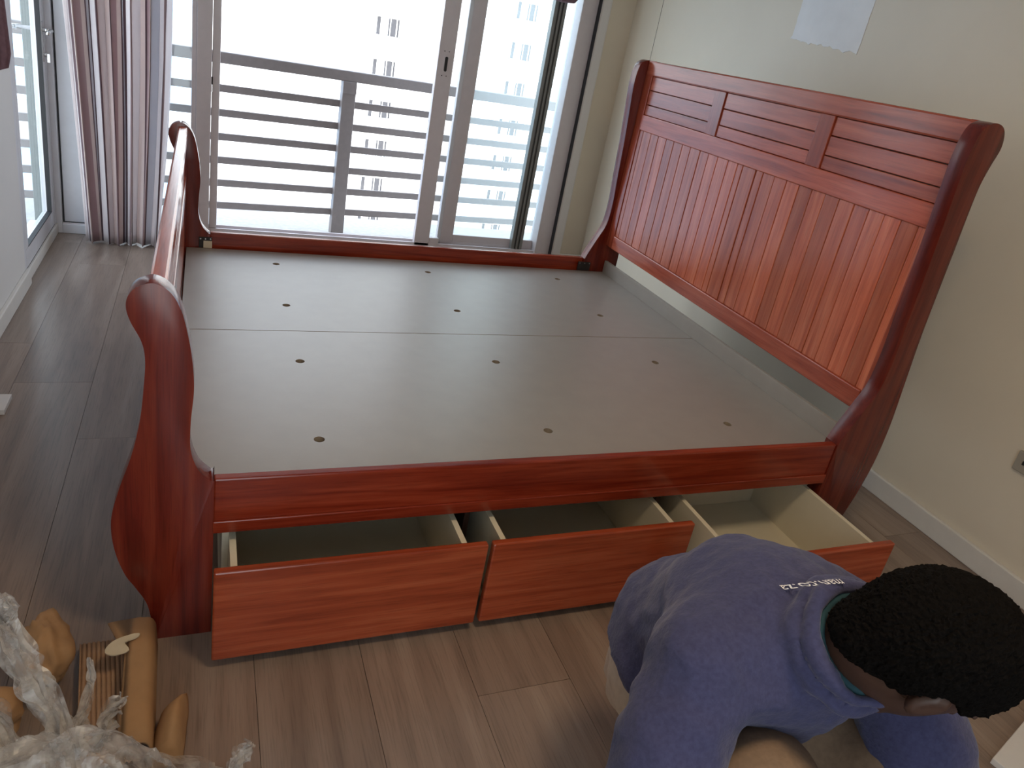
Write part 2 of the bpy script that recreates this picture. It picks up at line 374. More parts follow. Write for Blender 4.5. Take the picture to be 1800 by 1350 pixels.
# hairline joint in the plaster and the patch of filler
box('plaster_crack', 'joint', XR-.0012, XR+.001, 2.718, 2.7205, 1.2, ZC, wr)
def irregular_patch():
    out = []
    ys = np.linspace(1.53, 1.10, 40)
    for i, y in enumerate(ys):
        out.append((y, 1.645-.03*i/39+.012*noise.noise(Vector((y*26, .3, 0)))+.006*noise.noise(Vector((y*90, .3, 0)))))
    for z in np.linspace(1.66, 1.95, 16): out.append((1.098+.006*noise.noise(Vector((z*40, 2, 0)))-.02*(z-1.62), z))
    for z in np.linspace(1.95, 1.66, 16): out.append((1.52+.005*noise.noise(Vector((z*40, 5, 0))), z))
    bm = bmesh.new()
    f = bm.faces.new([bm.verts.new((0, y-1.3, z-1.6)) for y, z in out]); 
    r = bmesh.ops.extrude_face_region(bm, geom=[f]); bmesh.ops.translate(bm, verts=[v for v in r['geom'] if isinstance(v, bmesh.types.BMVert)], vec=(-.0025, 0, 0))
    return link_bm('filler_patch', bm, 'patch', wr, (XR+.0005, 1.3, 1.6), label='rough white patch of filler above the headboard')
irregular_patch()
# skirting boards
def skirting(name, x0, x1, y0, y1, h, label):
    o = boxes(name, 'skirt', [(x0, x1, y0, y1, 0, h)], bev=.004); return tag(o, label, 'skirting', kind='structure')
skirting('baseboard_right', XR-.018, XR, YN, YF-.03, .082, 'white skirting board along the cream right wall')
skirting('baseboard_left', XL, XL+.018, YN, 2.24, .075, 'white skirting board along the left wall')
skirting('baseboard_far', 2.312, XR-.018, YF-.048, YF-.03, .082, 'short white skirting board beside the sliding window')

# --- fill lamp added out of view above the frame to brighten the room
cl = empty('fill_lamp', (.70, -.95, ZC), 'added round fill lamp on the ceiling, unseen above the frame', 'lamp')
b_ = bmesh.new(); bmesh.ops.create_cone(b_, cap_ends=True, segments=32, radius1=.20, radius2=.22, depth=.05); link_bm('fill_lamp_base', b_, 'skirt', cl, (.70, -.95, ZC-.026), True)
b_ = bmesh.new(); bmesh.ops.create_uvsphere(b_, u_segments=32, v_segments=12, radius=1)
for v in b_.verts: v.co = Vector((v.co.x*.19, v.co.y*.19, min(0, v.co.z)*.07))
lm = bpy.data.materials.new('fill_lamp_glow'); lm.use_nodes = True
lb = lm.node_tree.nodes['Principled BSDF']; lb.inputs['Emission Color'].default_value = (1, .76, .50, 1); lb.inputs['Emission Strength'].default_value = FILL_LAMP; lb.inputs['Base Color'].default_value = (.8, .8, .8, 1)
link_bm('fill_lamp_shade', b_, lm, cl, (.70, -.95, ZC-.052), True)

# --- big sliding window (window_1)
win = empty('window_1', (.75, YF, 0), 'tall grey-white aluminium sliding window with one leaf slid open', 'window', kind='structure')
WT = 2.2
def stile(name, x0, x1, y0, y1, mat='alu', z0=.1, z1=WT, bev=.003, parent=win): return box(name, mat, x0, x1, y0, y1, z0, z1, parent, bev)
box('sill_track', 'alu', -.76, 2.236, YF-.02, YF+.10, 0, .055, win, .003)
boxes('track_ridge', 'alu', [(-.1, 2.13, YF+.0, YF+.012, .055, .078), (-.1, 2.13, YF+.05, YF+.062, .055, .085)], win)
box('frame_head', 'alu', -.76, 2.236, YF-.02, YF+.10, WT-.05, WT, win, .003)
stile('frame_jamb', 2.128, 2.236, YF-.02, YF+.10, z0=.05)
box('jamb_joint', 'gasket', 2.2345, 2.2372, YF-.0625, YF-.0, 0, WT, win)
stile('frame_jamb', -.765, -.735, YF-.03, YF+.10, 'upvc', z0=0)
# white fixed panel beside the glazed door
stile('infill_panel', -.728, -.52, YF+.0, YF+.03, 'upvc', z0=.058)
boxes('panel_gasket', 'gasket', [(-.7345, -.7285, YF-.002, YF+.02, .05, WT-.05), (-.735, -.52, YF-.002, YF+.02, .05, .0575)], win)
box('panel_rail', 'upvc', -.735, -.52, YF-.03, YF+.05, 0, .05, win, .003)
stile('frame_mullion', -.52, -.46, YF-.02, YF+.1, 'upvc', z0=.05)
# narrow fixed light seen beside the curtain
stile('glass_pane', -.46, -.095, YF+.045, YF+.051, 'glass', z0=.05, bev=0)
# mullion with the closing latch of the open leaf
stile('frame_mullion', -.095, -.07, YF+.0, YF+.09, z0=.05)
stile('frame_mullion', -.07, .006, YF-.02, YF+.10, z0=.05)
st = stile('sash_stile', .008, .049, YF-.0, YF+.06, z0=.08)
box('latch', 'gasket', .006, .013, YF-.006, YF+.0, .895, .935, st)
box('latch_tongue', 'steel', .006, .012, YF-.008, YF-.001, .855, .895, st)
# meeting stiles
st = stile('sash_stile', 1.258, 1.358, YF-.0, YF+.045, z0=.06)
bm = bmesh.new()
for s in range(12): pass
def slot(cx, cz, w, h, y0, y1, parent, name, mat):
    bm = bmesh.new(); vs_ = []
    for a in range(24):
        t = 2*math.pi*a/24; vs_.append(bm.verts.new((math.cos(t)*w, y0-y1, math.sin(t)*w+(h if math.sin(t) >= 0 else -h))))
    f = bm.faces.new(vs_); r = bmesh.ops.extrude_face_region(bm, geom=[f])
    bmesh.ops.translate(bm, verts=[v for v in r['geom'] if isinstance(v, bmesh.types.BMVert)], vec=(0, y1-y0, 0))
    return link_bm(name, bm, mat, parent, (cx, y1, cz))
bm.free()
slot(1.310, 1.205, .016, .040, YF-.004, YF, st, 'lock_plate', 'alu')
slot(1.310, 1.205, .009, .034, YF-.006, YF-.001, st, 'finger_slot', 'gasket')
for dx in (-.014, .014):
    for dz in (-.068, .072): slot(1.308+dx, 1.205+dz, .003, 0, YF-.003, YF, st, 'screw', 'gasket')
st = stile('sash_stile', 1.426, 1.536, YF+.05, YF+.09, z0=.06)
box('sash_rail', 'alu', 1.536, 2.128, YF+.051, YF+.09, .06, .135, win, .003)
stile('glass_pane', 1.536, 2.128, YF+.066, YF+.072, 'glass_hazed', z0=.13, bev=0)
stile('glass_pane', 1.340, 1.44, YF+.018, YF+.024, 'glass', z0=.07, bev=0)
box('sash_rail', 'alu', 1.358, 1.426, YF+.002, YF+.043, .0, .115, win, .003)
# outer leaf stacked behind, its grooved grey stile
o = boxes('outer_sash_stile', 'alu_dark', [(1.957, 2.038, YF+.035, YF+.06, .06, WT), (1.957, 1.978, YF+.012, YF+.035, .06, WT), (1.992, 2.004, YF+.012, YF+.035, .06, WT), (2.018, 2.038, YF+.012, YF+.035, .06, WT)], win)
stile('corner_column', -.868, -.765, YF+.0, YF+.20, 'column', z0=-.1)

# --- glazed door in the left wall (door_1)
door = empty('door_1', (XL-.05, 2.63, 0), 'white glazed balcony door in the left wall with lever handle', 'door', kind='structure')
DX = XL-.012
def dbox(name, mat, x0, x1, y0, y1, z0, z1, parent=door, bev=.003): return box(name, mat, x0, x1, y0, y1, z0, z1, parent, bev)
dbox('door_sill', 'skirt', XL-.13, XL+.005, 2.22, YF, 0, .055)
dbox('frame_jamb', 'upvc', XL-.05, XL-.003, 3.005, YF-.005, .055, 2.15)
dbox('frame_jamb', 'upvc', XL-.05, XL-.003, 2.22, 2.27, .055, 2.15)
dbox('frame_head', 'upvc', XL-.05, XL-.003, 2.27, 3.005, 2.09, 2.15)
sash = dbox('sash', 'upvc', DX-.035, DX+.008, 2.935, 3.0, .06, 2.085)
dbox('sash_rail', 'upvc', DX-.035, DX+.008, 2.275, 2.935, .06, .145)
dbox('sash_rail', 'upvc', DX-.035, DX+.008, 2.275, 2.935, 2.0, 2.085)
dbox('sash_stile', 'upvc', DX-.035, DX+.008, 2.275, 2.335, .145, 2.0)
boxes('gasket', 'gasket', [(DX-.012, DX+.009, 2.929, 2.935, .145, 2.0), (DX-.012, DX+.009, 2.335, 2.935, .145, .151), (DX-.0, DX+.007, 3.0, 3.004, .06, 2.085), (DX-.0, DX+.007, 2.275, 3.0, .0565, .0605)], door)
dbox('glass_pane', 'glass', DX-.022, DX-.016, 2.335, 2.921, .154, 2.0, bev=0)
def lever(sgn, x0):
    bm = bmesh.new()
    tube(bm, [(x0, 2.968, 1.05), (x0+sgn*.04, 2.968, 1.05)], .010, 10)
    tube(bm, [(x0+sgn*.04, 2.972, 1.05), (x0+sgn*.045, 2.93, 1.052), (x0+sgn*.046, 2.88, 1.05), (x0+sgn*.044, 2.85, 1.042)], [.010, .009, .008, .007], 10)
    link_bm('lever_handle', bm, 'steel', door, smooth=True)
lever(1, DX+.006)
bm = bmesh.new(); tube(bm, [(DX-.035, 2.968, 1.05), (DX-.10, 2.968, 1.05), (DX-.105, 2.93, 1.052), (DX-.105, 2.86, 1.045)], [.01, .01, .009, .007], 10)
link_bm('outer_lever', bm, 'steel', door, smooth=True)
dbox('handle_plate', 'steel', DX+.0075, DX+.0115, 2.952, 2.984, .90, 1.09)
bm = bmesh.new(); tube(bm, [(DX+.01, 2.968, .935), (DX+.024, 2.968, .935)], .009, 10); link_bm('lock_cylinder', bm, 'steel', door, smooth=True)
bm = bmesh.new(); add_box(bm, DX+.024, DX+.036, 2.966, 2.969, .90, .94); link_bm('key', bm, 'steel', door)

# ------------------------------------------------------------------ outside
tag(boxes('balcony_floor', 'concrete', [(-2.2, 3.6, YF+.14, 4.15, -.25, -.08), (-2.2, XL-.13, 1.6, YF+.14, -.25, -.08)]), 'grey concrete balcony floor outside the window', 'balcony', kind='structure')
RA = math.atan(.1)
rl = empty('balcony_railing', (.0, 3.62, -.08), 'grey steel balcony railing with thick handrail and horizontal slats', 'railing')
def rail_bar(name, x0, x1, z, h, d, mat='rail_grey', bev=.006, dy=0.):
    bm = bmesh.new(); add_box(bm, x0, x1, -d/2+dy, d/2+dy, -h/2, h/2, bev)
    o = link_bm(name, bm, mat, rl, (0, 3.62, z)); o.rotation_euler.z = RA; return o
rail_bar('handrail', -2.0, 3.4, 1.0, .068, .07)
for kk in range(6):
    rail_bar('slat', -2.0, 3.4, .815-.149*kk, .046, .02, bev=.004, dy=.02)
for px_ in (-1.97, .858, 3.3):
    bm = bmesh.new(); add_box(bm, px_-.045, px_+.045, -.040, .03, -.08, .967, .005); add_box(bm, px_-.045, px_+.045, -.046, -.040, .89, .967, .002)
    o = link_bm('post', bm, 'rail_grey', rl, (0, 3.62, 0)); o.rotation_euler.z = RA
# sea and town far below
tag(box('sea', 'sea', -2500, 2500, 60, 4500, -62, -60), 'pale blue hazy sea far beyond the balcony', 'sea', kind='structure')
bd = empty('apartment_building', (12, 50, -60), 'sunlit white apartment tower with columns of windows beyond the balcony', 'building')
BY = 50.0
X_B0, X_B1 = .3, 24.4
bays = [(9.9, 11.95), (15.6, 17.6), (19.6, 22.0)]
xs = [X_B0]+[v for b in bays for v in b]+[X_B1]
boxes('facade_wall', 'facade', [(xs[i], xs[i+1], BY, BY+12, -60, 22) for i in range(0, len(xs), 2)], bd)
boxes('bay_wall', 'facade_bay', [(a, b, BY+.7, BY+11, -60, 22) for a, b in bays], bd)
wm = bmesh.new()
for (x0, x1, z0, z1) in [(-.8, .8, -.6, -.55), (-.8, .8, .55, .62), (-.80, -.74, -.6, .6), (-.5, -.40, -.6, .6), (-.02, .03, -.6, .6), (.14, .20, -.6, .6), (.56, .64, -.6, .6), (.76, .80, -.6, .6)]:
    add_box(wm, x0, x1, -.08, .02, z0, z1)
add_box(wm, -.9, .95, -.35, .02, -.85, -.62)
wmesh = bpy.data.meshes.new('window'); wm.to_mesh(wmesh); wm.free(); wmesh.materials.append(M['facade'])
def simple_mesh(name, bx, mat):
    b_ = bmesh.new()
    for q in bx: add_box(b_, *q)
    me = bpy.data.meshes.new(name); b_.to_mesh(me); b_.free(); me.materials.append(M[mat]); return me
pane = simple_mesh('pane', [(-.74, -.5, -.02, .02, -.55, .55), (.03, .14, -.02, .02, -.55, .55), (.2, .56, -.02, .02, -.55, .55), (.64, .76, -.02, .02, -.55, .55)], 'far_pane')
blind = simple_mesh('blind', [(-.4, -.02, -.02, .02, -.55, .55)], 'far_curtain')
small = simple_mesh('window', [(-.75, .75, -.10, .02, -.08, .08), (-.06, .06, -.10, .02, -.75, .75), (.4, .5, -.1, .02, -.75, .3), (-.75, .75, -.1, .02, -.8, -.68)], 'facade')
small_p = simple_mesh('pane', [(-.7, .7, -.02, .02, -.7, .7)], 'far_curtain')
def put(name, me, loc, parent):
    o = bpy.data.objects.new(name, me); C.objects.link(o); o.location = loc; WLOC[o.name] = loc; parent_to(o, parent); return o
for bi, xc in ((0, 11.1), (2, 20.75)):
    for k2 in range(-3, 10):
        z = .70-2.66*k2
        w_ = put('window', wmesh, (xc, BY+.66, z), bd)
        put('pane', pane, (xc, BY+.66, z), w_); put('blind', blind, (xc, BY+.66, z), w_)
for k2 in range(-3, 12):
    z = 1.2-1.75*k2
    w_ = put('window', small, (16.55, BY+.66, z), bd); put('pane', small_p, (16.55, BY+.66, z), w_)
tw = empty('town_block', (-12, 260, -60), 'pale pinkish low buildings in the haze beyond the railing', 'building')
boxes('block', 'town', [(-20, 3, 260, 280, -60, -41), (-60, -22, 290, 310, -60, -45)], tw); boxes('roof', 'facade', [(-20.5, 3.5, 259.5, 280.5, -41, -40.2), (-60.5, -21.5, 289.5, 310.5, -45, -44.2)], tw)

# ------------------------------------------------------------------ curtains
def curtain(name, x0, x1, y, z0, z1, nf, amp, label, edge=None, seed=0, uvs=.155, depth_dir='y'):
    rows = 40; cols = nf*14
    verts = []; uv = []; faces = []
    for j in range(rows+1):
        v = j/rows; z = z0+(z1-z0)*v
        xa, xb = (edge(v) if edge else (x0, x1))
        for i in range(cols+1):
            u = i/cols
            ph = 2*math.pi*nf*u+1.1*noise.noise(Vector((u*5, v*.8, seed)))*2
            xx = xa+(xb-xa)*u+.010*math.sin(2*ph+v)
            yy = y+amp*(.75+.5*noise.noise(Vector((u*7, v*1.2, seed+3))))*math.sin(ph)+.012*noise.noise(Vector((u*11, v*3, seed+9)))
            zz = z + (.012*noise.noise(Vector((u*6, 0, seed+5))) if j == 0 else 0)
            verts.append((xx, yy, zz)); uv.append((u*3.1, v))
    W_ = cols+1
    for j in range(rows):
        for i in range(cols): faces.append((j*W_+i, j*W_+i+1, (j+1)*W_+i+1, (j+1)*W_+i))
    me = bpy.data.meshes.new(name)
    cx, cy = (x0+x1)/2, y
    me.from_pydata([(a-cx, b-cy, c_-z0) for a, b, c_ in verts], [], faces); me.update()
    ul = me.uv_layers.new(name='UVMap')
    for l in me.loops: ul.data[l.index].uv = uv[l.vertex_index]
    o = link_me(name, me, 'curtain', None, (cx, cy, z0), True)
    md = o.modifiers.new('thickness', 'SOLIDIFY'); md.thickness = .0015
    return tag(o, label, 'curtain')
curtain('curtain', -.66, -.21, 2.90, .006, 2.32, 6, .05, 'long grey and mauve striped curtain hanging between the glazed door and the window',
        edge=lambda v: (-.605-.06*min(1, v*1.9), -.255+.07*math.sin(min(1, v*1.5)*math.pi/2)))
bm = bmesh.new(); tube(bm, [(-.74, 2.98, 2.335), (2.3, 2.98, 2.335)], .013, 12); rod = link_bm('curtain_rod', bm, 'steel', None, smooth=True)
tag(rod, 'thin steel curtain rod above the sliding window', 'curtain rod')
for bx_ in (-.3, .8, 2.0):
    b_ = bmesh.new(); tube(b_, [(bx_, 2.98, 2.335), (bx_, 3.075, 2.335)], .008, 8); link_bm('bracket', b_, 'steel', rod)
# gathered end of a second curtain, only its fringe shows at the top edge of the frame
def bunch(name, c, r, z0, z1, mat, label, fr=True):
    b_ = bmesh.new(); seg = 48; rings = []
    prof = [(0, .25), (.01, .8), (.05, 1.0), (.2, .85), (.5, .7), (1, .9)]
    for t, s in prof:
        rings.append([b_.verts.new((r*s*(1+.16*math.sin(9*a*2*math.pi/seg))*math.cos(a*2*math.pi/seg), .6*r*s*(1+.16*math.sin(9*a*2*math.pi/seg))*math.sin(a*2*math.pi/seg), (z1-z0)*t)) for a in range(seg)])
    for r0, r1 in zip(rings, rings[1:]):
        for a in range(seg): b_.faces.new((r0[a], r0[(a+1) % seg], r1[(a+1) % seg], r1[a]))
    b_.faces.new(rings[0][::-1]); b_.faces.new(rings[-1])
    return tag(link_bm(name, b_, mat, None, (c[0], c[1], z0), True), label, 'curtain')
bunch('knotted_curtain', (1.935, 2.93), .085, 1.668, 2.32, 'purple', 'knotted mauve curtain end hanging at the right of the window top')
bunch('knotted_curtain', (-.705, 1.72), .045, .995, 2.2, 'purple', 'mauve curtain end at the left edge beside the glazed door')

# ------------------------------------------------------------------ the bed
bed = empty('sleigh_bed', (.95, .9, 0), 'red-brown mahogany sleigh bed frame with bare board base and three open drawers', 'bed')
def extrude_profile(name, prof, y0, y1, mat, n=8, sharp=(), bev=.006):
    """prof in (x, z); smooth closed outline except where listed as sharp"""
    out = catmull(prof, n)
    pts = []
    for i, p in enumerate(out): pts.append(p)
    cx = sum(p[0] for p in pts)/len(pts)
    bm = bmesh.new()
    f = bm.faces.new([bm.verts.new((p[0]-cx, 0, p[1])) for p in pts])
    r = bmesh.ops.extrude_face_region(bm, geom=[f]); bmesh.ops.translate(bm, verts=[v for v in r['geom'] if isinstance(v, bmesh.types.BMVert)], vec=(0, y1-y0, 0))
    caps = [f for f in bm.faces if len(f.verts) > 8]
    es = list({e for f in caps for e in f.edges})
    bmesh.ops.bevel(bm, geom=es, offset=bev, segments=3, affect='EDGES', profile=.5, clamp_overlap=True)
    o = link_bm(name, bm, mat, bed, (cx, y0, 0), True); o.data.set_sharp_from_angle(angle=math.radians(18)); return o
FOOT = [(-.114, .0), (-.114, .004), (-.127, .10), (-.150, .155), (-.172, .200), (-.190, .27), (-.194, .345), (-.178, .42), (-.153, .504), (-.137, .583), (-.129, .661), (-.126, .72), (-.132, .759), (-.150, .80), (-.157, .829), (-.153, .852), (-.138, .870), (-.110, .879), (-.082, .862), (-.063, .827), (-.050, .773), (-.041, .711), (-.038, .65), (-.043, .58), (-.043, .512), (-.028, .461), (-.004, .432), (.004, .428), (.005, .415), (.006, .2), (.006, .006), (.006, .0), (0, 0), (-.05, 0), (-.108, 0)]
HEAD = [(1.82, 0), (1.82, .006), (1.82, .2), (1.82, .41), (1.822, .430), (1.842, .482), (1.872, .548), (1.898, .605), (1.909, .66), (1.911, .75), (1.904, .866), (1.894, 1.067), (1.878, 1.276), (1.876, 1.34), (1.881, 1.39), (1.896, 1.422), (1.932, 1.437), (1.970, 1.424), (1.987, 1.38), (1.975, 1.325), (1.966, 1.27), (1.967, 1.2), (1.974, 1.067), (1.981, .92), (1.988, .8), (2.004, .64), (2.018, .49), (2.017, .36), (2.0, .245), (1.978, .16), (1.955, .07), (1.943, .005), (1.942, 0), (1.93, 0), (1.88, 0), (1.83, 0)]
Y_N0, Y_N1, Y_F0, Y_F1 = -.03, .02, 1.795, 1.845
for (y0, y1) in ((Y_N0, Y_N1), (Y_F0, Y_F1)):
    extrude_profile('foot_post', FOOT, y0, y1, 'wood_z'); extrude_profile('head_post', HEAD, y0, y1, 'wood_z')
ZB, ZRT, ZRB = .3665, .4300, .285
def bpart(name, mat, x0, x1, y0, y1, z0, z1, parent=bed, bev=.002, label=None): return box(name, mat, x0, x1, y0, y1, z0, z1, parent, bev, label)
# side rails with their bead
r1 = bpart('side_rail', 'wood_x', .004, 1.8215, -.026, -.002, ZRB, ZRT, bev=.004)
bpart('bead', 'wood_x', .004, 1.8215, -.032, -.026, ZRB+.004, ZRB+.036, r1, .0025)
bpart('inner_cleat', 'mdf_edge', .0, 1.82, -.002, .018, ZB-.05, ZB-.017, r1)
r2 = bpart('side_rail', 'wood_x', .004, 1.8215, 1.812, 1.838, ZRB, ZRT, bev=.004)
bpart('inner_cleat', 'mdf_edge', .0, 1.82, 1.794, 1.812, ZB-.05, ZB-.017, r2)
# steel corner brackets on the far rail
for xa, xb in ((-.085, .012), (1.787, 1.893)):
    br = bpart('bracket', 'black_metal', xa if xa > 0 else -.04, xb if xb < 1.8 else 1.86, 1.79, 1.7945, ZB+.001, .414, bev=.001)
    for sx_ in (.12, .5, .88):
        xx = (xa if xa > 0 else -.04); xw = (xb if xb < 1.8 else 1.86)
        b_ = bmesh.new(); tube(b_, [(0, 0, 0), (0, -.002, 0)], .003, 8); link_bm('screw', b_, 'steel', br, (xx+(xw-xx)*sx_, 1.79, .407))
bpart('label_tag', 'melamine', -.022, .012, 1.7885, 1.7898, ZB+.001, ZB+.032, bev=0)
# headboard
HX = 1.930
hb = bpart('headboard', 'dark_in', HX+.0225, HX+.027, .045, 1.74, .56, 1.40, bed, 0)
for ya, yb in ((.02, .049), (1.737, 1.796)): bpart('stile', 'frame_z', HX, HX+.03, ya, yb, .512, 1.437, hb, .002)
bpart('bottom_rail', 'slat_y', HX-.003, HX+.032, .049, 1.737, .512, .580, hb, .004)
bpart('middle_rail', 'slat_y', HX-.001, HX+.03, .049, 1.737, 1.120, 1.192, hb, .003)
b_ = bmesh.new(); add_box(b_, -.017, .016, -.8875, .8875, 0, .066, .006)
link_bm('top_rail', b_, 'slat_y', hb, (HX+.015, .9075, 1.370))
for ya, yb in ((.534, .605), (1.148, 1.222)): bpart('muntin', 'frame_z', HX, HX+.03, ya, yb, 1.192, 1.370, hb, .002)
zl = [1.192, 1.240, 1.306, 1.370]
for ya, yb in ((.049, .534), (.605, 1.148), (1.222, 1.737)):
    for za, zb_ in zip(zl, zl[1:]):
        jit = random.uniform(0, .002)
        bpart('panel_slat', 'slat_y', HX+.005+jit, HX+.022, ya+.0012, yb-.0012, za+.0014, zb_-.0014, hb, .002)
ve = [.049, .080, .144, .208, .272, .336, .402, .468, .534, .600, .667, .734, .800, .8405]
ve2 = [.8455, .925, .958, 1.021, 1.093, 1.159, 1.222, 1.296, 1.361, 1.431, 1.496, 1.566, 1.632, 1.705, 1.737]
for lst in (ve, ve2):
    for ya, yb in zip(lst, lst[1:]):
        jit = random.uniform(0, .0015)
        bpart('slat', 'slat_z', HX+.004+jit, HX+.022, ya+.0011, yb-.0011, .580, 1.120, hb, .0022)
# footboard
FX = -.118
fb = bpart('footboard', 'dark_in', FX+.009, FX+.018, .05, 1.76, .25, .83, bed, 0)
for ya, yb in ((.02, .07), (1.745, 1.795)): bpart('stile', 'wood_z', FX, FX+.028, ya, yb, .20, .82, fb, .002)
b_ = bmesh.new(); add_box(b_, -.016, .018, -.8875, .8875, 0, .05, .006); link_bm('top_rail', b_, 'slat_y', fb, (FX+.012, .9075, .815))
bpart('middle_rail', 'slat_y', FX, FX+.028, .07, 1.745, .62, .68, fb, .003)
bpart('bottom_rail', 'slat_y', FX, FX+.028, .07, 1.745, .20, .30, fb, .003)
nsl = 25
for i in range(nsl):
    ya = .07+(1.745-.07)*i/nsl; yb = .07+(1.745-.07)*(i+1)/nsl
    bpart('slat', 'slat_z', FX+.005, FX+.022, ya+.0011, yb-.0011, .30, .62, fb, .002)
for i in range(3):
    za = .68+.045*i; bpart('panel_slat', 'slat_y', FX+.005, FX+.022, .07, 1.745, za+.0012, za+.0438, fb, .002)
# base boards with finger holes
hx = [.2636, .9319, 1.6002]; hy = [.2226, .6892, 1.1608, 1.6274]
def holed_board(y0, y1, rows, x0=-.088, x1=1.938, th=.016, r=.0142):
    bm = bmesh.new(); loops = []
    out = [bm.verts.new((x, y, 0)) for x, y in ((x0, y0), (x1, y0), (x1, y1), (x0, y1))]
    ed = [bm.edges.new((out[i], out[(i+1) % 4])) for i in range(4)]
    for yy in rows:
        for xx in hx:
            vv = [bm.verts.new((xx+r*math.cos(a*math.pi/10), yy+r*math.sin(a*math.pi/10), 0)) for a in range(20)]
            ed += [bm.edges.new((vv[i], vv[(i+1) % 20])) for i in range(20)]
    bmesh.ops.triangle_fill(bm, edges=ed, use_beauty=True)
    bmesh.ops.recalc_face_normals(bm, faces=bm.faces[:])
    r_ = bmesh.ops.extrude_face_region(bm, geom=bm.faces[:]); bmesh.ops.translate(bm, verts=[v for v in r_['geom'] if isinstance(v, bmesh.types.BMVert)], vec=(0, 0, -th))
    me_o = link_bm('base_board', bm, 'mdf', bed, (0, 0, ZB))
    me_o.data.materials.append(M['mdf_edge'])
    for p in me_o.data.polygons:
        if abs(p.normal.z) < .5: p.material_index = 1
    return me_o
# the posts stand in notches at the corners of the boards
b1 = holed_board(.021, .9235, hy[:2]); b2 = holed_board(.9275, 1.788, hy[2:])
bpart('head_upstand', 'mdf', 1.940, 1.956, .021, 1.788, ZB-.05, .430, bev=.001)
# drawer carcass under the boards
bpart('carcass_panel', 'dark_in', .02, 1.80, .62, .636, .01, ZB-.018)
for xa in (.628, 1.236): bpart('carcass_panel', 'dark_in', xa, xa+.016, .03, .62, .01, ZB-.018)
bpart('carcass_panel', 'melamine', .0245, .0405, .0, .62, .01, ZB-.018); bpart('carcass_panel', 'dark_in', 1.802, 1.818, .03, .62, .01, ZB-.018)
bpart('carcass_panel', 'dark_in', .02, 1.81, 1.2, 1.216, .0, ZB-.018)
for xa in (.04, .612, .644, 1.22, 1.252, 1.79): bpart('drawer_runner', 'steel', xa, xa+.009, .02, .55, .09, .115, bev=.001)
# three drawers pulled out by different amounts
def drawer(x0, x1, yf):
    d = bpart('drawer', 'front', x0, x1, yf, yf+.02, .028, .276, bev=.004)
    xi0, xi1 = x0+.034, x1-.042; yb = yf+.52
    for xa in (xi0, xi1-.015):
        bpart('side_panel', 'melamine', xa, xa+.015, yf+.02, yb, .045, .258, d, .001)
    bpart('back_panel', 'melamine', xi0+.015, xi1-.015, yb-.015, yb, .055, .25, d, .001)
    bpart('bottom_panel', 'melamine', xi0+.015, xi1-.015, yf+.02, yb-.015, .058, .066, d, 0)
    for xa in (xi0-.010, xi1+.002): bpart('runner', 'steel', xa, xa+.008, yf+.05, yb, .048, .072, d, .001)
    return d
drawer(.006, .630, -.147); drawer(.643, 1.246, -.147); drawer(1.257, 1.838, -.317)

# ------------------------------------------------------------------ the person
def nrm(v): v = np.array(v, float); return v/np.linalg.norm(v)
hdir = nrm((.95, -.30, 0)); pit = math.radians(40); rol = math.radians(20)
Fh = hdir*math.cos(pit)+np.array((0, 0, -1))*math.sin(pit); Uh = hdir*math.sin(pit)+np.array((0, 0, 1))*math.cos(pit); Rh = np.cross(Fh, Uh)
Uh, Rh = Uh*math.cos(rol)+Rh*math.sin(rol), Rh*math.cos(rol)-Uh*math.sin(rol)
HC = np.array((.834, -1.018, .802))
def hp(f, r, u): return HC+Fh*f+Rh*r+Uh*u
AX = [Fh, Rh, Uh]
NB = np.array((.80, -.915, .70))                   # base of the neck
SHR, ELR, WRR = np.array((.632, -.872, .655)), np.array((.520, -.965, .47)), np.array((.60, -1.17, .30))
SHL, ELL, WRL = np.array((.965, -.90, .65)), np.array((.985, -1.08, .47)), np.array((.84, -1.22, .30))
CH = np.array((.80, -.83, .60)); HIP = np.array((.825, -.70, .42))
HPR, HPL = np.array((.775, -.72, .40)), np.array((.93, -.73, .40))
KNR, KNL = np.array((.700, -.985, .515)), np.array((.98, -1.0, .50))
ANR, ANL = np.array((.70, -.86, .10)), np.array((.95, -.86, .10))
def hand(s, wr, d, side, up, m=1):
    """palm, four unequal bent fingers, thumb leaving the side of the palm"""
    d, side, up = nrm(d), nrm(side), nrm(up)
    s.cap(wr, wr+d*.03, .026, .028, .015)
    s.ell(wr+d*.055, [d, side, up], (.050, .041, .017), .015)
    for i, (o, l) in enumerate(((-.029, .066), (-.010, .076), (.010, .072), (.028, .056))):
        a = wr+d*(.092-.004*abs(i-1.3))+side*o; b = a+(d*.85-up*.5)*l*.5; c_ = b+(d*.45-up*.9)*l*.34; e = c_+(d*.1-up)*l*.24
        s.chain([(a, .0095), (b, .0088), (c_, .0082), (e, .0072)], .003)
    a = wr+d*.035-side*.036*m; b = a+(d*.6-side*.75*m-up*.3)*.032; c_ = b+(d*.9-side*.2*m-up*.4)*.030
    s.chain([(a, .0125), (b, .0108), (c_, .0085)], .006)
S = SDF((.42, -1.42, -.01), (1.16, -.52, .96), .0065)
S.ell(hp(0, 0, .012), AX, (.094, .074, .092), .02); S.ell(hp(.035, 0, -.055), AX, (.060, .056, .062), .03)
S.ell(hp(.062, 0, -.105), AX, (.030, .034, .022), .02)
S.chain([(hp(.096, 0, .0), .010), (hp(.118, 0, -.036), .0135)], .012)                       # nose
